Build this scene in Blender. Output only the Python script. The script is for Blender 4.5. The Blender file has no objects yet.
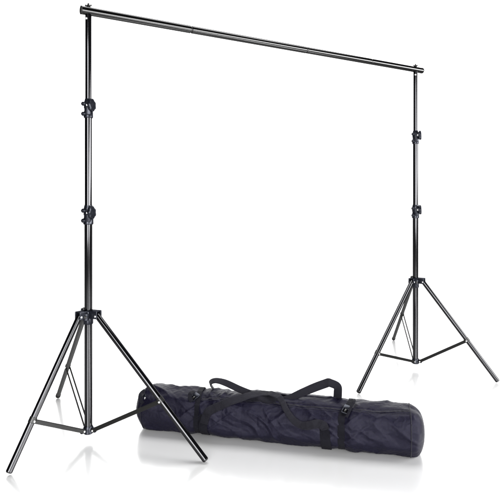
import bpy, bmesh, math, random
from mathutils import Vector, Matrix, noise

# ------------------------------------------------------------------ camera, environment, lamps
scene = bpy.context.scene
C = scene.collection
cam = bpy.data.objects.new('camera', bpy.data.cameras.new('camera'))
C.objects.link(cam)
cam.location = (0, 0, 1.09)
cam.rotation_euler = (math.radians(90), 0, 0)
cam.data.sensor_width = 36
cam.data.lens = 37.74
cam.data.shift_y = -0.0881
cam.data.clip_end = 2000
scene.camera = cam
scene.view_settings.view_transform = 'Standard'
scene.view_settings.look = 'None'
scene.view_settings.exposure = 0
scene.view_settings.gamma = 1
scene.render.engine = 'CYCLES'

WORLD_WHITE, WORLD_DARK = 2.15, 0.02
world = bpy.data.worlds.new('World')
scene.world = world
world.use_nodes = True
nt = world.node_tree
nt.nodes.clear()
wo = nt.nodes.new('ShaderNodeOutputWorld')
bg = nt.nodes.new('ShaderNodeBackground')
tc = nt.nodes.new('ShaderNodeTexCoord')
sep = nt.nodes.new('ShaderNodeSeparateXYZ')
mr = nt.nodes.new('ShaderNodeMapRange')      # white studio backdrop in front, dark room behind
mr.interpolation_type = 'SMOOTHSTEP'
mr.inputs['From Min'].default_value = 0.56
mr.inputs['From Max'].default_value = 0.72
mr.inputs['To Min'].default_value = WORLD_DARK
mr.inputs['To Max'].default_value = WORLD_WHITE
nt.links.new(tc.outputs['Generated'], sep.inputs[0])
nt.links.new(sep.outputs['Y'], mr.inputs['Value'])
nt.links.new(mr.outputs[0], bg.inputs['Strength'])
bg.inputs['Color'].default_value = (1, 1, 1, 1)
nt.links.new(bg.outputs[0], wo.inputs[0])


def basis0(xd, zd):
    xd = Vector(xd).normalized()
    yd = Vector(zd).cross(xd).normalized()
    return Matrix((xd, yd, xd.cross(yd).normalized())).transposed()


def softbox(name, loc, target, sx, sy, power, color=(1, 1, 1)):
    d = bpy.data.lights.new(name, 'AREA')
    d.shape = 'RECTANGLE'
    d.size, d.size_y = sx, sy
    d.energy = power
    d.color = color
    o = bpy.data.objects.new(name, d)
    C.objects.link(o)
    o.location = loc
    o.rotation_euler = (Vector(target) - Vector(loc)).to_track_quat('-Z', 'Y').to_euler()
    return o


softbox('softbox_front', (-0.7, -2.4, 1.9), (0.0, 3.0, 1.2), 3.1, 2.7, 400)
softbox('softbox_top', (0.2, 3.4, 4.4), (0.2, 2.3, 0.0), 4.0, 2.0, 230)
strip = softbox('softbox_strip', (3.9, -0.5, 1.45), (0.0, -0.5, 1.45), 7.4, 1.4, 600)
strip.rotation_euler = basis0((0, 1, .19), (1, 0, 0)).to_euler()


# ------------------------------------------------------------------ materials
def new_mat(name):
    m = bpy.data.materials.new(name)
    m.use_nodes = True
    m.node_tree.nodes.clear()
    return m, m.node_tree, m.node_tree.nodes.new('ShaderNodeOutputMaterial')


def tube_mat(name, diff, gloss, rough, fac=0.5, noise_amt=0.012):
    """black anodised / painted metal: dark diffuse under a clear gloss"""
    m, t, out = new_mat(name)
    d = t.nodes.new('ShaderNodeBsdfDiffuse')
    d.inputs['Color'].default_value = (*diff, 1)
    g = t.nodes.new('ShaderNodeBsdfGlossy')
    g.inputs['Color'].default_value = (*gloss, 1)
    mx = t.nodes.new('ShaderNodeMixShader')
    mx.inputs[0].default_value = fac
    tc = t.nodes.new('ShaderNodeTexCoord')
    n = t.nodes.new('ShaderNodeTexNoise')
    n.inputs['Scale'].default_value = 14
    n.inputs['Detail'].default_value = 4
    r = t.nodes.new('ShaderNodeMapRange')
    r.inputs['To Min'].default_value = rough - noise_amt
    r.inputs['To Max'].default_value = rough + noise_amt
    t.links.new(tc.outputs['Object'], n.inputs['Vector'])
    t.links.new(n.outputs[0], r.inputs['Value'])
    t.links.new(r.outputs[0], g.inputs['Roughness'])
    t.links.new(d.outputs[0], mx.inputs[1])
    t.links.new(g.outputs[0], mx.inputs[2])
    t.links.new(mx.outputs[0], out.inputs[0])
    return m


BLACK = tube_mat('black_anodised_tube', (.0012, .0012, .0015), (.46, .46, .48), .10, .095)
BARM = tube_mat('black_gloss_tube', (.0012, .0012, .0012), (.5, .5, .5), .13, .095)
PLASTIC = tube_mat('black_moulded_plastic', (.005, .0055, .008), (.25, .26, .30), .25, .10)
UNLITLEG = tube_mat('unlit_back_leg_tube', (.04, .04, .04), (.2, .2, .2), .4, .12)  # back leg tube catching no highlight: its unlit look painted as flat grey
FLAT = tube_mat('dark_flat_steel', (.006, .006, .0055), (.3, .3, .3), .35, .07)
STEEL = tube_mat('bright_steel', (.5, .5, .5), (.9, .9, .9), .2, .6)
SCREW = tube_mat('blackened_screw', (.004, .004, .004), (.3, .3, .3), .3, .12)
RUBBER = tube_mat('dark_rubber_cap', (.010, .010, .010), (.2, .2, .2), .5, .1)


def cloth_mat(name, base, rough, weave, bump, spec=.5, sheen=.15):
    m, t, out = new_mat(name)
    p = t.nodes.new('ShaderNodeBsdfPrincipled')
    p.inputs['Roughness'].default_value = rough
    p.inputs['Specular IOR Level'].default_value = spec
    p.inputs['Specular Tint'].default_value = (.82, .80, 1, 1)
    p.inputs['Sheen Weight'].default_value = sheen
    p.inputs['Sheen Roughness'].default_value = .4
    tc = t.nodes.new('ShaderNodeTexCoord')
    n1 = t.nodes.new('ShaderNodeTexNoise')
    n1.inputs['Scale'].default_value = 9
    n1.inputs['Detail'].default_value = 6
    cr = t.nodes.new('ShaderNodeMix')
    cr.data_type = 'RGBA'
    cr.inputs['A'].default_value = (*[b * .7 for b in base], 1)
    cr.inputs['B'].default_value = (*[b * 1.35 for b in base], 1)
    t.links.new(tc.outputs['Object'], n1.inputs['Vector'])
    n3 = t.nodes.new('ShaderNodeTexNoise')       # thread-level mottling of the woven cloth
    n3.inputs['Scale'].default_value = 230
    n3.inputs['Detail'].default_value = 2
    mm = t.nodes.new('ShaderNodeMapRange')
    mm.inputs['From Min'].default_value = .36; mm.inputs['From Max'].default_value = .64
    av = t.nodes.new('ShaderNodeMath'); av.operation = 'MULTIPLY_ADD'; av.inputs[1].default_value = .35
    t.links.new(tc.outputs['Object'], n3.inputs['Vector'])
    t.links.new(n3.outputs[0], mm.inputs['Value'])
    t.links.new(n1.outputs[0], av.inputs[0]); t.links.new(mm.outputs[0], av.inputs[2])
    t.links.new(av.outputs[0], cr.inputs['Factor'])
    rr = t.nodes.new('ShaderNodeMapRange')
    rr.inputs['To Min'].default_value = rough - .05; rr.inputs['To Max'].default_value = rough + .07
    t.links.new(mm.outputs[0], rr.inputs['Value'])
    t.links.new(rr.outputs[0], p.inputs['Roughness'])
    t.links.new(cr.outputs['Result'], p.inputs['Base Color'])
    # woven grain: two crossed thread directions plus irregular slubs
    w1 = t.nodes.new('ShaderNodeTexWave'); w1.bands_direction = 'X'
    w2 = t.nodes.new('ShaderNodeTexWave'); w2.bands_direction = 'Z'
    for w in (w1, w2):
        w.inputs['Scale'].default_value = weave
        w.inputs['Distortion'].default_value = 1.5
        w.inputs['Detail'].default_value = 1
        t.links.new(tc.outputs['Object'], w.inputs['Vector'])
    ad = t.nodes.new('ShaderNodeMath'); ad.operation = 'ADD'
    t.links.new(w1.outputs['Fac'], ad.inputs[0]); t.links.new(w2.outputs['Fac'], ad.inputs[1])
    n2 = t.nodes.new('ShaderNodeTexNoise')
    n2.inputs['Scale'].default_value = 210
    n2.inputs['Detail'].default_value = 3
    t.links.new(tc.outputs['Object'], n2.inputs['Vector'])
    ad2 = t.nodes.new('ShaderNodeMath'); ad2.operation = 'MULTIPLY_ADD'
    ad2.inputs[1].default_value = .8
    t.links.new(n2.outputs[0], ad2.inputs[0]); t.links.new(ad.outputs[0], ad2.inputs[2])
    b = t.nodes.new('ShaderNodeBump')
    b.inputs['Strength'].default_value = bump
    b.inputs['Distance'].default_value = .0016
    t.links.new(ad2.outputs[0], b.inputs['Height'])
    t.links.new(b.outputs[0], p.inputs['Normal'])
    t.links.new(p.outputs[0], out.inputs[0])
    return m


NYLON = cloth_mat('navy_black_nylon', (.0036, .0032, .0082), .38, 260, .2, .14, .0)
WEB = cloth_mat('black_webbing', (.0062, .0060, .0082), .48, 190, .9, .24, .0)
DARKWEB = cloth_mat('dark_strap_webbing', (.0034, .0034, .0048), .6, 190, .6, .14, .0)
PIPING = cloth_mat('dark_seam_piping', (.0035, .0033, .0050), .5, 190, .5, .3, .02)

# glossy white studio floor
m, t, out = new_mat('white_acrylic_floor')
d = t.nodes.new('ShaderNodeBsdfDiffuse'); d.inputs['Color'].default_value = (.75, .75, .75, 1)
g = t.nodes.new('ShaderNodeBsdfGlossy'); g.inputs['Color'].default_value = (.97, .97, .97, 1)
g.inputs['Roughness'].default_value = .2
mx = t.nodes.new('ShaderNodeMixShader'); mx.inputs[0].default_value = .52
n = t.nodes.new('ShaderNodeTexNoise'); n.inputs['Scale'].default_value = 3
r = t.nodes.new('ShaderNodeMapRange')
r.inputs['To Min'].default_value = .19; r.inputs['To Max'].default_value = .21
tc = t.nodes.new('ShaderNodeTexCoord')
t.links.new(tc.outputs['Object'], n.inputs['Vector'])
t.links.new(n.outputs[0], r.inputs['Value'])
t.links.new(r.outputs[0], g.inputs['Roughness'])
t.links.new(d.outputs[0], mx.inputs[1]); t.links.new(g.outputs[0], mx.inputs[2])
t.links.new(mx.outputs[0], out.inputs[0])
FLOOR = m


# ------------------------------------------------------------------ mesh helpers
def link(name, bm, mat, parent=None, smooth=True, angle=40):
    me = bpy.data.meshes.new(name)
    bmesh.ops.recalc_face_normals(bm, faces=bm.faces[:])
    if smooth:
        for f in bm.faces:
            f.smooth = True
        lim = math.radians(angle)
        for e in bm.edges:
            if len(e.link_faces) == 2 and e.calc_face_angle(0) > lim:
                e.smooth = False
    bm.to_mesh(me)
    bm.free()
    me.materials.append(mat)
    o = bpy.data.objects.new(name, me)
    C.objects.link(o)
    if parent:
        o.parent = parent
    return o


def frame(d):
    d = Vector(d).normalized()
    a = Vector((0, 0, 1)) if abs(d.z) < .9 else Vector((1, 0, 0))
    x = d.cross(a).normalized()
    return x, d.cross(x).normalized(), d


def lathe(bm, p0, p1, prof, n=40):
    """prof: (t along p0-p1 in metres, radius); closed at both ends"""
    p0, p1 = Vector(p0), Vector(p1)
    x, y, d = frame(p1 - p0)
    rings = []
    for t_, r_ in prof:
        c = p0 + d * t_
        rings.append([bm.verts.new(c + x * (r_ * math.cos(2 * math.pi * k / n)) + y * (r_ * math.sin(2 * math.pi * k / n))) for k in range(n)])
    for a, b in zip(rings, rings[1:]):
        for k in range(n):
            bm.faces.new((a[k], a[(k + 1) % n], b[(k + 1) % n], b[k]))
    bm.faces.new(rings[0][::-1])
    bm.faces.new(rings[-1])


def tube(bm, p0, p1, r_, ch=.0012, n=40):
    L_ = (Vector(p1) - Vector(p0)).length
    lathe(bm, p0, p1, [(0, r_ - ch), (ch, r_), (L_ - ch, r_), (L_, r_ - ch)], n)


def box(bm, c, sx, sy, sz, rot=None, bev=.002, seg=2):
    r_ = bmesh.ops.create_cube(bm, size=1)
    vs = r_['verts']
    bmesh.ops.scale(bm, verts=vs, vec=(sx, sy, sz))
    if bev:
        es = list({e for v in vs for e in v.link_edges})
        bv = bmesh.ops.bevel(bm, geom=es, offset=bev, segments=seg, profile=.5, affect='EDGES')
        vs = list({v for f in bv['faces'] for v in f.verts} | {v for v in vs if v.is_valid})
    M = Matrix.Translation(Vector(c))
    if rot is not None:
        M = M @ rot.to_4x4()
    bmesh.ops.transform(bm, matrix=M, verts=vs)


def basis(xd, zd):
    """rotation whose x axis is xd and whose z axis is close to zd"""
    xd = Vector(xd).normalized()
    zd = Vector(zd)
    yd = zd.cross(xd).normalized()
    zd = xd.cross(yd).normalized()
    return Matrix((xd, yd, zd)).transposed()


def thing(name, label, cat, loc=(0, 0, 0), rotz=0, group=None):
    o = bpy.data.objects.new(name, None)
    o.empty_display_size = .1
    C.objects.link(o)
    o.location = loc
    o.rotation_euler = (0, 0, rotz)
    o['label'] = label
    o['category'] = cat
    if group:
        o['group'] = group
    return o


# ------------------------------------------------------------------ floor
bm = bmesh.new()
bmesh.ops.create_circle(bm, cap_ends=True, radius=900, segments=96)
fl = link('floor', bm, FLOOR, smooth=False)
fl['kind'] = 'structure'

# ------------------------------------------------------------------ light stands
BAR_Z = 1.975
HUB_Z = .580
SPREAD_Z = .052


def clamp_collar(st, z, r_low, r_up):
    """clamp where one tube slides into the next: sleeve, two ears with bolts on the left, lever knob on the right"""
    bm = bmesh.new()
    lathe(bm, (0, 0, z - .044), (0, 0, z + .044),
          [(0, r_low + .002), (.003, r_low + .005), (.028, r_low + .005), (.031, r_low + .0025), (.042, r_low + .002),
           (.046, r_low + .004), (.072, r_low + .004), (.080, r_up + .003), (.088, r_up + .0015)], 40)
    for dz in (-.026, .020):
        lathe(bm, (-.004, -.011, z + dz), (-.0265, -.011, z + dz), [(0, .009), (.018, .0095), (.021, .0090), (.0225, .0075)], 28)
    box(bm, (.004, -.017, z - .003), .024, .014, .058, bev=.004, seg=3)
    col = link('clamp_collar', bm, PLASTIC, st)
    for dz in (-.026, .020):
        b_ = bmesh.new()
        lathe(b_, (-.0295, -.011, z + dz), (-.0245, -.011, z + dz), [(0, .0035), (.0012, .0055), (.005, .0055)], 24)
        link('bolt', b_, SCREW, col)
    k = bmesh.new()
    lathe(k, (.002, -.020, z + .010), (.030, -.026, z + .012), [(0, .010), (.010, .012), (.014, .012)], 24)
    # lobed hand wheel whose axis points right and slightly forward
    n = 60
    ax = Vector((.93, -.36, .05)).normalized()
    x, y, d = frame(ax)
    c0 = Vector((.014, -.021, z + .011))
    rings = []
    for t_, q in ((0, .75), (.002, .96), (.006, 1), (.012, 1), (.0155, .93), (.017, .7), (.0172, .4), (.0165, .25)):
        rings.append([])
        for i in range(n):
            a = 2 * math.pi * i / n
            rr = (.0275 + .0016 * math.cos(7 * a)) * q
            rings[-1].append(k.verts.new(c0 + ax * t_ + x * rr * math.cos(a) * .9 + y * rr * math.sin(a) * 1.05))
    for a, b in zip(rings, rings[1:]):
        for i in range(n):
            k.faces.new((a[i], a[(i + 1) % n], b[(i + 1) % n], b[i]))
    k.faces.new(rings[0][::-1]); k.faces.new(rings[-1])
    kn = link('clamp_knob', k, PLASTIC, col)
    s_ = bmesh.new()
    lathe(s_, c0 + Vector((-.010, -.008, -.001)), c0 + Vector((-.008, -.016, -.001)), [(0, .0050), (.006, .0050), (.008, .0034)], 20)
    link('screw_head', s_, STEEL, col)


def light_stand(label, loc, feet, ts):
    st = thing('light_stand', label, 'light stand', loc, 0, 'tripod stands holding up the crossbar')
    # telescoping column
    b = bmesh.new(); tube(b, (0, 0, SPREAD_Z - .012), (0, 0, 1.032), .0172); link('lower_pole', b, BLACK, st)
    b = bmesh.new(); tube(b, (0, 0, 1.030), (0, 0, 1.520), .0160); link('middle_pole', b, BLACK, st)
    b = bmesh.new(); tube(b, (0, 0, 1.518), (0, 0, BAR_Z - .012), .0138); link('upper_pole', b, BLACK, st)
    clamp_collar(st, 1.037, .0172, .0160)
    clamp_collar(st, 1.527, .0160, .0138)
    # screw near the top of the column
    b = bmesh.new(); lathe(b, (-.005, -.0125, 1.938), (-.0062, -.0165, 1.938), [(0, .0052), (.003, .0052), (.0042, .0035)], 20)
    link('screw_head', b, STEEL, st)
    # shoulder hub that carries the legs
    b = bmesh.new()
    lathe(b, (0, 0, HUB_Z - .045), (0, 0, HUB_Z + .020),
          [(0, .0192), (.003, .0215), (.030, .0215), (.032, .026), (.060, .026), (.0625, .0245), (.065, .021)], 40)
    angs = [math.atan2(f_[1], f_[0]) for f_ in feet]
    for a in angs:
        u = Vector((math.cos(a), math.sin(a), 0)); v = Vector((-u.y, u.x, 0))
        for sgn in (-1, 1):
            box(b, u * .038 + v * (.0165 * sgn) + Vector((0, 0, HUB_Z + .002)), .044, .006, .036, basis(u, (0, 0, 1)), .0028, 3)
        box(b, u * .035 + Vector((0, 0, HUB_Z + .017)), .042, .034, .006, basis(u, (0, 0, 1)), .002)
    box(b, (-.003, -.027, HUB_Z - .008), .022, .018, .034, bev=.004, seg=3)
    hub = link('leg_hub', b, PLASTIC, st)
    for a in angs:
        u = Vector((math.cos(a), math.sin(a), 0)); v = Vector((-u.y, u.x, 0))
        q = u * .052 + Vector((0, 0, HUB_Z - .003))
        b = bmesh.new()
        lathe(b, q - v * .0225, q + v * .0225, [(0, .003), (.001, .0045), (.044, .0045), (.045, .003)], 20)
        link('bolt', b, STEEL, hub)
    b = bmesh.new(); lathe(b, (-.003, -.035, HUB_Z - .006), (-.003, -.042, HUB_Z - .006), [(0, .0075), (.005, .0075), (.007, .0055)], 24)
    link('bolt', b, SCREW, hub)
    b = bmesh.new(); lathe(b, (-.022, .004, HUB_Z + .018), (-.022, .004, HUB_Z + .030), [(0, .0065), (.010, .0065), (.012, .005)], 20)
    link('bolt', b, SCREW, hub)
    # spreader ring near the foot of the column
    b = bmesh.new()
    lathe(b, (0, 0, SPREAD_Z - .022), (0, 0, SPREAD_Z + .016),
          [(0, .010), (.002, .0190), (.006, .0225), (.030, .0225), (.034, .0200), (.038, .0185)], 40)
    for a in angs:
        u = Vector((math.cos(a), math.sin(a), 0))
        box(b, u * .028 + Vector((0, 0, SPREAD_Z)), .026, .014, .020, basis(u, (0, 0, 1)), .002)
    sp = link('spreader_ring', b, PLASTIC, st)
    for i, (F, a, tt) in enumerate(zip(feet, angs, ts)):
        u = Vector((math.cos(a), math.sin(a), 0)); v = Vector((-u.y, u.x, 0))
        F = Vector(F)
        T = u * .050 + Vector((0, 0, HUB_Z - .004))
        d_ = (F - T).normalized()
        rl = .0112 if i == 2 else .0133
        F = F + d_ * .0005
        b = bmesh.new(); tube(b, T - d_ * .004, F, rl)
        leg = link('leg', b, UNLITLEG if i == 2 else BLACK, st)
        b = bmesh.new()
        if i == 2:
            lathe(b, F - d_ * .018, F + d_ * .008, [(0, rl + .0012), (.001, rl + .002), (.018, rl + .002), (.024, rl - .002), (.026, rl - .007)], 32)
        else:
            lathe(b, F - d_ * .002, F + d_ * .0035, [(0, rl - .0015), (.004, rl - .0015), (.0055, rl - .004)], 32)
        link('foot_cap', b, RUBBER, leg)
        # bracket where the brace meets the leg
        A = T + (F - T) * tt
        b = bmesh.new()
        lathe(b, A - d_ * .012, A + d_ * .012, [(0, rl + .0006), (.0012, rl + .0020), (.0228, rl + .0020), (.024, rl + .0006)], 32)
        bk = link('brace_bracket', b, SCREW, st)
        inner = u * .030 + Vector((0, 0, SPREAD_Z))
        A2 = A - Vector((0, 0, .004))
        e = (A2 - inner).normalized()
        # channel brace: two flat side plates riveted at both ends
        b = bmesh.new()
        for sgn in (-1, 1):
            c = (inner + A2) / 2 + v * (.0095 * sgn)
            box(b, c, (A2 - inner).length + .012, .0026, .0165, basis(e, (0, 0, 1)), .0008, 1)
        if i != 2:
            c = (inner + A2) / 2 + e.cross(v) * 0
            up = v.cross(e)
            if up.z < 0: up = -up
            box(b, c + up * .0068, (A2 - inner).length - .05, .0170, .0022, basis(e, (0, 0, 1)), .0006, 1)
        br = link('brace', b, FLAT, st)
        for q, w in ((A2, .0165), (inner, .0145)):
            b = bmesh.new()
            lathe(b, q - v * w, q + v * w, [(0, .0030), (.001, .0046), (2 * w - .001, .0046), (2 * w, .0030)], 20)
            link('rivet', b, STEEL, br)
    # stud that comes up through the crossbar, with its wing nut
    b = bmesh.new(); tube(b, (0, 0, BAR_Z - .014), (0, 0, BAR_Z + .037), .0040, .001, 20)
    stud = link('stud', b, SCREW, st)
    b = bmesh.new()
    lathe(b, (0, 0, BAR_Z + .0185), (0, 0, BAR_Z + .030), [(0, .0085), (.004, .0085), (.0115, .0055)], 24)
    for sgn in (-1, 1):
        box(b, (.0098 * sgn, 0, BAR_Z + .0255), .012, .0045, .008, Matrix.Rotation(-.5 * sgn, 3, 'Y'), .0018, 2)
    link('wing_nut', b, SCREW, stud)
    return st


LL = Vector((-.744, 2.413, 0))
RR = Vector((1.094, 3.465, 0))
light_stand('nearer black tripod stand under the left end of the crossbar, one leg before the bag', LL,
            [(-.2234, -.3089, .012), (.557, -.2105, .012), (-.3308, .5215, .012)], (.69, .605, .60))
light_stand('farther black tripod stand under the right end of the crossbar, standing behind the bag', RR,
            [(-.4737, -.4682, .012), (.4086, -.2826, .012), (.0471, .7034, .012)], (.675, .605, .53))

# ------------------------------------------------------------------ crossbar resting on the two stands
mid = (LL + RR) / 2
dirb = (RR - LL).normalized()
span = (RR - LL).length
bar = thing('crossbar', 'long black backdrop crossbar of joined tubes, resting on top of both tripod stands', 'crossbar',
            (mid.x, mid.y, BAR_Z), math.atan2(dirb.y, dirb.x))
x0, x1 = -span / 2 - .032, span / 2 + .060


def bar_x(px):       # distance along the bar of a column measured on the photograph, as a real coordinate
    k = (px - 250) / 524.19
    s_ = (k * mid.y - mid.x) / (dirb.x - k * dirb.y)
    return s_


joints = [bar_x(191), bar_x(306), bar_x(371)]
edges = [x0] + joints + [x1]
for i, (a, b_, r_) in enumerate(zip(edges, edges[1:], (.0190, .0186, .0180, .0178))):
    a += .0028 if i else 0
    b_ -= .0028 if i < 3 else 0
    b = bmesh.new(); tube(b, (a, 0, 0), (b_, 0, 0), r_, .0020, 48)
    link('tube_section', b, BARM, bar)
for j, r_ in zip(joints, (.0160, .0155, .0153)):
    b = bmesh.new(); lathe(b, (j - .010, 0, 0), (j + .010, 0, 0), [(0, r_), (.020, r_)], 40)
    jo = link('joint_sleeve', b, SCREW, bar)
    b = bmesh.new(); lathe(b, (j - .016, -.004, .012), (j - .016, -.005, .0215), [(0, .0045), (.0085, .0045), (.0095, .003)], 16)
    link('spring_button', b, STEEL, jo)
for xx, sg in ((x0, -1), (x1, 1)):
    b = bmesh.new(); lathe(b, (xx - .002 * sg, 0, 0), (xx + .0045 * sg, 0, 0), [(0, .0188), (.002, .0200 if sg < 0 else .0184), (.005, .0192 if sg < 0 else .0178), (.0065, .0150)], 40)
    link('end_cap', b, RUBBER, bar)

# ------------------------------------------------------------------ carrying bag
BL = 1.343
bag = thing('carrying_bag', 'long navy-black nylon carrying bag with webbing handles, lying zipped on the floor between the stands', 'bag',
            (.1063, 2.436, 0), math.radians(-12.9))
CZ = .0955


def smooth01(x):
    x = max(0, min(1, x))
    return x * x * (3 - 2 * x)


def gauss(x, m_, w_):
    return math.exp(-((x - m_) / w_) ** 2)


def strapR_s(ph):     # the right strap leans along the bag as it comes over the top
    return .990 + .038 * smooth01((ph - 30) / 60) * (1 if ph < 180 else 0)


def radial(s, ph):
    """radius of the bag at length s and angle ph (degrees, 0 = front, 90 = top)"""
    p = math.radians(ph)
    c, sn = math.cos(p), math.sin(p)
    n_ = 2.35
    k = (abs(c) ** n_ + abs(sn) ** n_) ** (-1 / n_)
    r_ = (.1005 + .0055 * s / BL) * k
    # slack and folds
    f_ = 0
    q = Vector((s * 3.2, c * 1.3, sn * 1.3))
    f_ += .0085 * noise.noise(q * 1.6 + Vector((3.1, 7.7, 1.2)))
    # broad folds that fall round the bag, warped so that none runs straight
    wp = noise.noise(Vector((s * 6, c * .8, sn * .8 + 4)))
    q2 = Vector((s * 9 + .9 * wp + sn * .9, c * .9 + 5, sn * .9))
    v_ = abs(noise.noise(q2))
    f_ += .0105 * (max(0, 1 - 2.3 * v_) ** 1.25 - .3) * (.35 + 1.1 * abs(noise.noise(Vector((s * 4, sn, 9)))))
    # dents and small crumples of thin nylon over loose contents
    f_ += .0055 * noise.noise(Vector((s * 17 + wp, c * 1.7 + 2, sn * 1.7 + 4)))
    q4 = Vector((s * 24 + 2 * wp, c * 3.3 - 2, sn * 3.3 + 1))
    f_ += .0016 * (max(0, 1 - 2.4 * abs(noise.noise(q4))) ** 1.3 - .25)
    f_ += .0009 * noise.noise(Vector((s * 80, c * 8, sn * 8)))
    # vertical pleats falling from the zip seam on the front
    fr = smooth01((58 - ph) / 12) * smooth01((ph + 50) / 40)
    f_ += .0030 * fr * (abs(math.sin(s * 37 + 1.3 * math.sin(s * 9))) ** .6 - .6) * (.5 + noise.noise(Vector((s * 5, 4, 2))))
    # straps pull the cloth in, and it bellies out beside them
    f_ -= .0085 * gauss(s, strapR_s(ph), .022) + .0075 * gauss(s, .332, .022)
    f_ += .0045 * gauss(s, strapR_s(ph) + .050, .026) + .003 * gauss(s, .27, .04)
    f_ -= .0035 * gauss(s, .92, .03) * (ph < 20) + .0035 * gauss(s, .365, .03) * (ph < 15)
    f_ += .004 * gauss(s, 1.24, .05) * gauss(ph, 100, 40)
    for s0, p0, sl_, w0, amp in ((.345, 40, 62, .008, .0035), (.375, 20, 90, .007, .003), (.43, -5, 120, .008, .003), (.965, 25, -80, .008, .0035), (.94, 5, -110, .007, .003),
                                 (1.03, 30, 85, .009, .0035), (1.05, 0, 130, .009, .003), (1.255, 10, -75, .010, .0035), (.74, 35, 50, .009, .003), (.29, 20, -90, .009, .003)):
        # a pull crease: a narrow ridge that leaves the anchor point and dies away
        dp = ph - p0
        cen = s0 + dp / 900 * (1 if sl_ > 0 else -1) * 2.2
        f_ += amp * 1.3 * gauss(s, cen, w0 * 1.3) * gauss(dp, 0, 34)
    # seam of the zip lies in a shallow crease
    f_ -= .0026 * gauss(ph, 55, 3.0) * (s > .25) * (s < 1.275)
    r_ += f_ * .9
    # ends
    ua, ub = s / .085, (BL - s) / .075
    if ua < 1: r_ *= max(0, 1 - (1 - max(ua, 0)) ** 2.3) ** (1 / 2.0)
    if ub < 1: r_ *= max(0, 1 - (1 - max(ub, 0)) ** 2.5) ** (1 / 2.3)
    return r_


def surf(s, ph, lift=0):
    p = math.radians(ph)
    r_ = radial(s, ph) + lift
    y, z = -r_ * math.cos(p), CZ + r_ * math.sin(p)
    if z < .012:      # weight flattens the underside
        z = .0015 + .0105 * math.exp((z - .012) / .0105)
    return Vector((s - BL / 2, y, z))


def snormal(s, ph):
    p = math.radians(ph)
    return Vector((0, -math.cos(p), math.sin(p)))


def shell(name, s0, s1, ns, nph, mat, lift=0, dome0=False, dome1=False, ph_off=0):
    b = bmesh.new()
    rings = []
    for i in range(ns + 1):
        u = i / ns
        if dome0: u = u ** 2
        if dome1: u = 1 - (1 - u) ** 2
        s = s0 + (s1 - s0) * u
        rings.append([b.verts.new(surf(s, -90 + 360 * k / nph, lift)) for k in range(nph)])
    for a, c in zip(rings, rings[1:]):
        for k in range(nph):
            b.faces.new((a[k], a[(k + 1) % nph], c[(k + 1) % nph], c[k]))
    if dome0 or not dome1: b.faces.new(rings[0][::-1])
    if dome1 or not dome0: b.faces.new(rings[-1])
    return link(name, b, mat, bag, angle=75)


SA, SB = .052, BL - .062
shell('body', SA, SB, 620, 260, NYLON)
shell('end_panel', .0008, SA, 40, 200, NYLON, dome0=True)
shell('end_panel', SB, BL - .0008, 36, 200, NYLON, dome1=True)


def catmull(pts, per=10):
    out = []
    P = [pts[0]] + list(pts) + [pts[-1]]
    for i in range(1, len(P) - 2):
        p0, p1, p2, p3 = P[i - 1], P[i], P[i + 1], P[i + 2]
        for j in range(per):
            t_ = j / per
            out.append(tuple(.5 * (2 * b + (c - a) * t_ + (2 * a - 5 * b + 4 * c - d) * t_ ** 2 + (3 * b - a - 3 * c + d) * t_ ** 3)
                             for a, b, c, d in zip(p0, p1, p2, p3)))
    out.append(tuple(pts[-1]))
    return out


def ribbon(name, path, width, mat, parent=None, th=.0028, closed=False, cup=.0):
    """path: list of (point, normal, width factor); a strap of webbing with real thickness"""
    b = bmesh.new()
    rings = []
    N = len(path)
    for i, (P, n_, wf) in enumerate(path):
        if closed: T = path[(i + 1) % N][0] - path[i - 1][0]
        else: T = path[min(i + 1, N - 1)][0] - path[max(i - 1, 0)][0]
        T.normalize()
        w_ = T.cross(n_).normalized()
        nn = w_.cross(T).normalized()
        if nn.dot(n_) < 0: nn = -nn
        hw = width * wf / 2
        ring = []
        for a, h in ((-1, -.5), (-1, .5), (-.86, 1), (-.4, 1.0), (0, 1.0), (.4, 1.0), (.86, 1), (1, .5), (1, -.5), (.86, -1), (0, -1), (-.86, -1)):
            ring.append(b.verts.new(P + w_ * (hw * a) + nn * (th / 2 * h - cup * a * a)))
        rings.append(ring)
    K = len(rings[0])
    pairs = list(zip(rings, rings[1:])) + ([(rings[-1], rings[0])] if closed else [])
    for a, c in pairs:
        for k in range(K):
            b.faces.new((a[k], a[(k + 1) % K], c[(k + 1) % K], c[k]))
    if not closed:
        b.faces.new(rings[0][::-1]); b.faces.new(rings[-1])
    return link(name, b, mat, parent or bag, angle=60)


def on_bag(ctrl, lift=.003, per=12):
    """control points (s, ph, extra lift[, width factor]) -> ribbon path hugging the cloth"""
    ctrl = [tuple(c) + (1,) * (4 - len(c)) for c in ctrl]
    out = []
    for s, ph, l_, wf in catmull(ctrl, per):
        out.append((surf(s, ph, lift + l_), snormal(s, ph), wf))
    return out


def piping(name, fn, n, r_, mat, parent=None, closed=True):
    b = bmesh.new()
    pts = [fn(i / (n if closed else n - 1)) for i in range(n)]
    rings = []
    for i, P in enumerate(pts):
        T = (pts[(i + 1) % n] - pts[i - 1]) if closed else (pts[min(i + 1, n - 1)] - pts[max(i - 1, 0)])
        x, y, d = frame(T)
        rings.append([b.verts.new(P + x * (r_ * math.cos(2 * math.pi * k / 8)) + y * (r_ * math.sin(2 * math.pi * k / 8))) for k in range(8)])
    pairs = list(zip(rings, rings[1:])) + ([(rings[-1], rings[0])] if closed else [])
    for a, c in pairs:
        for k in range(8):
            b.faces.new((a[k], a[(k + 1) % 8], c[(k + 1) % 8], c[k]))
    if not closed:
        b.faces.new(rings[0][::-1]); b.faces.new(rings[-1])
    return link(name, b, mat, parent or bag, angle=80)


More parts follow.
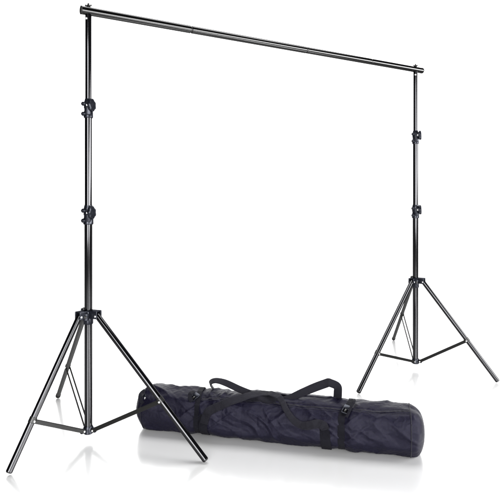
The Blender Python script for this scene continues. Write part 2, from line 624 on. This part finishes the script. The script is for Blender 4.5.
for s in (SA, SB):
    piping('seam_piping', lambda u, s=s: surf(s, -90 + 360 * u, .0008), 220, .0022, PIPING)

# zip that runs the length of the front, in two stretches either side of the right strap
for a, c in ((.345, .985), (1.045, SB - .004)):
    zp = ribbon('zipper', [(surf(a + (c - a) * i / 160, 55 + 7 * smooth01((a + (c - a) * i / 160 - 1.1) / .15), .0012),
                            snormal(0, 58), 1) for i in range(161)], .008, PIPING, th=.0018)
    for off in (-6, 6):
        piping('stitching', lambda u, a=a, c=c, off=off: surf(a + (c - a) * u, 55 + off + 7 * smooth01((a + (c - a) * u - 1.1) / .15), .0003), 160, .0008,
               PIPING, zp, False)

# fold of the storm flap along the top
ribbon('zip_flap', on_bag([(.50, 99, 0, .3), (.56, 100, .002), (.66, 100, .003), (.78, 98, .002), (.9, 98, .002), (.96, 100, 0, .5)], .002), .030, NYLON, th=.004)

# compression straps that go right round, with their buckles
sl = ribbon('compression_strap', [(surf(.332 - .012 * smooth01((ph - 30) / 60) * (ph < 180), ph, .0026), snormal(0, ph), 1)
                                  for ph in range(-88, 272, 3)], .024, DARKWEB, closed=True)
sr = ribbon('compression_strap', [(surf(.990 + .042 * smooth01((ph - 30) / 70) * (1 - smooth01((ph - 150) / 60)), ph, .0026), snormal(0, ph), 1)
                                  for ph in range(-88, 272, 3)], .030, DARKWEB, closed=True)


def buckle(parent, s, ph, tilt):
    n_ = snormal(s, ph)
    t_ = Vector((0, math.sin(math.radians(ph)), math.cos(math.radians(ph))))
    along = (t_ * math.cos(tilt) + Vector((1, 0, 0)) * math.sin(tilt)).normalized()
    R_ = basis(along, n_)
    side = n_.cross(along).normalized()
    P = surf(s, ph, .008)
    b = bmesh.new()
    box(b, P + along * .010, .022, .032, .007, R_, .0025, 3)
    for k in (-1, 1):
        box(b, P - along * .012 + side * (.0125 * k), .026, .005, .006, R_, .002, 2)
    box(b, P - along * .023, .006, .030, .006, R_, .002, 2)
    bk = link('buckle', b, PLASTIC, parent)
    b = bmesh.new()
    box(b, P - along * .010, .018, .009, .0078, R_, .002, 2)
    link('buckle_tongue', b, SCREW, bk)


buckle(sl, .312, 56, .55)
buckle(sr, 1.010, 56, .35)
# loose strap ends
ribbon('strap_tail', on_bag([(.300, 70, .006), (.288, 60, .010), (.292, 50, .008), (.305, 40, .004)], .004), .018, DARKWEB, sl)
ribbon('strap_tail', on_bag([(1.035, 96, .004), (1.044, 78, .012), (1.034, 62, .010), (1.022, 46, .006), (1.012, 36, .003)], .004), .012, DARKWEB, sr)

# webbing patches stitched to the front, from which the front handle leaves
ribbon('handle_anchor', on_bag([(.368, -88, 0), (.368, -45, 0), (.366, -15, 0), (.366, 14, 0)], .0026), .040, DARKWEB)
ribbon('handle_anchor', on_bag([(.925, -88, 0), (.925, -45, 0), (.922, -15, 0), (.918, 12, 0)], .0026), .044, DARKWEB)

# front handle: lies over the front from one patch to the other, pulled up to the wrap in the middle
ribbon('handle', on_bag([(.372, -6, .003), (.380, 10, .005), (.398, 24, .008), (.455, 38, .011), (.53, 54, .013), (.59, 66, .014), (.64, 73, .016, .9),
                         (.70, 66, .018, .8), (.728, 54, .020, .7), (.750, 38, .020, .7), (.782, 22, .016, .75), (.815, 13, .012, .8),
                         (.848, 13, .012, .9), (.888, 18, .012, .95), (.915, 15, .009, 1), (.922, 6, .006, 1)], .003, 10), .038, WEB, th=.0046)

# back handle: stands up in a low hoop at the left and a higher, folded one at the right
ctrl = [(.400, .030, .180), (.378, .015, .205), (.366, .002, .226), (.380, -.004, .243), (.408, -.006, .248), (.45, -.012, .242),
        (.52, -.024, .222), (.59, -.036, .207), (.64, -.042, .197), (.695, -.040, .188), (.75, -.030, .201), (.81, -.018, .228), (.87, -.006, .254),
        (.912, .002, .270), (.926, .003, .2755), (.936, .004, .2745), (.9665, .009, .260), (.969, .014, .232), (.966, .022, .190)]
nrm = [(-.35, -.75, .45), (-.8, -.5, .3), (-.8, -.6, .2), (-.35, -.6, .75), (0, -.55, .83), (.05, -.65, .76), (.1, -.8, .6), (.05, -.8, .6), (0, -.8, .6), (0, -.8, .6),
       (-.1, -.9, .45), (-.15, -.92, .40), (-.15, -.93, .35), (-.1, -.93, .35), (0, -.9, .4), (.2, -.9, .3), (.3, -.92, .15), (.2, -.97, .1), (.1, -.97, .1)]
wfs = [1, 1, .9, .8, .8, .85, .8, .75, .7, .7, .8, .92, 1, 1.0, 1, .95, .95, 1, 1]
cc = catmull([c + n_ + (w_,) for c, n_, w_ in zip(ctrl, nrm, wfs)], 10)
ribbon('handle', [(Vector((c[0] - BL / 2, c[1], c[2])), Vector(c[3:6]).normalized(), c[6]) for c in cc], .038, WEB, th=.0046)

# the wrap that holds both handles together
b = bmesh.new()
rings = []
wc = catmull([(.555, -.034, .196, .010, .019), (.580, -.038, .1985, .0145, .024), (.625, -.044, .196, .0165, .026), (.670, -.046, .190, .0155, .024),
              (.700, -.047, .184, .012, .019), (.712, -.047, .181, .007, .012)], 8)
nn = Vector((0, -.72, .69)).normalized()
for i, (s, y, z, ha, hb) in enumerate(wc):
    P = Vector((s - BL / 2, y, z))
    up = Vector((0, .69, .72)).normalized()
    ring = []
    for k in range(40):
        a = 2 * math.pi * k / 40
        wob = 1 + .10 * noise.noise(Vector((s * 22 + math.sin(a) * 1.2, math.cos(a) * 1.6, 3)))
        ring.append(b.verts.new(P + nn * (1.25 * ha * math.cos(a) * wob) + up * (1.12 * hb * math.sin(a) * wob)))
    rings.append(ring)
for a, c in zip(rings, rings[1:]):
    for k in range(40):
        b.faces.new((a[k], a[(k + 1) % 40], c[(k + 1) % 40], c[k]))
b.faces.new(rings[0][::-1]); b.faces.new(rings[-1])
link('handle_wrap', b, WEB, bag, angle=70)

# zip slider and pull at the rounded left end
P = surf(.060, 48, .004)
b = bmesh.new()
box(b, P, .020, .011, .007, basis((.8, -.2, .6), snormal(0, 48)), .002, 2)
zs = link('zip_slider', b, PLASTIC, bag)
b = bmesh.new()
box(b, P + Vector((.006, -.008, -.016)), .024, .007, .003, basis((.15, -.3, -.95), (0, -1, .3)), .001, 1)
link('zip_pull', b, STEEL, zs)
ribbon('end_loop', on_bag([(.050, 66, .002), (.040, 56, .010), (.042, 44, .013), (.050, 34, .010), (.064, 27, .002)], .003), .016, DARKWEB)
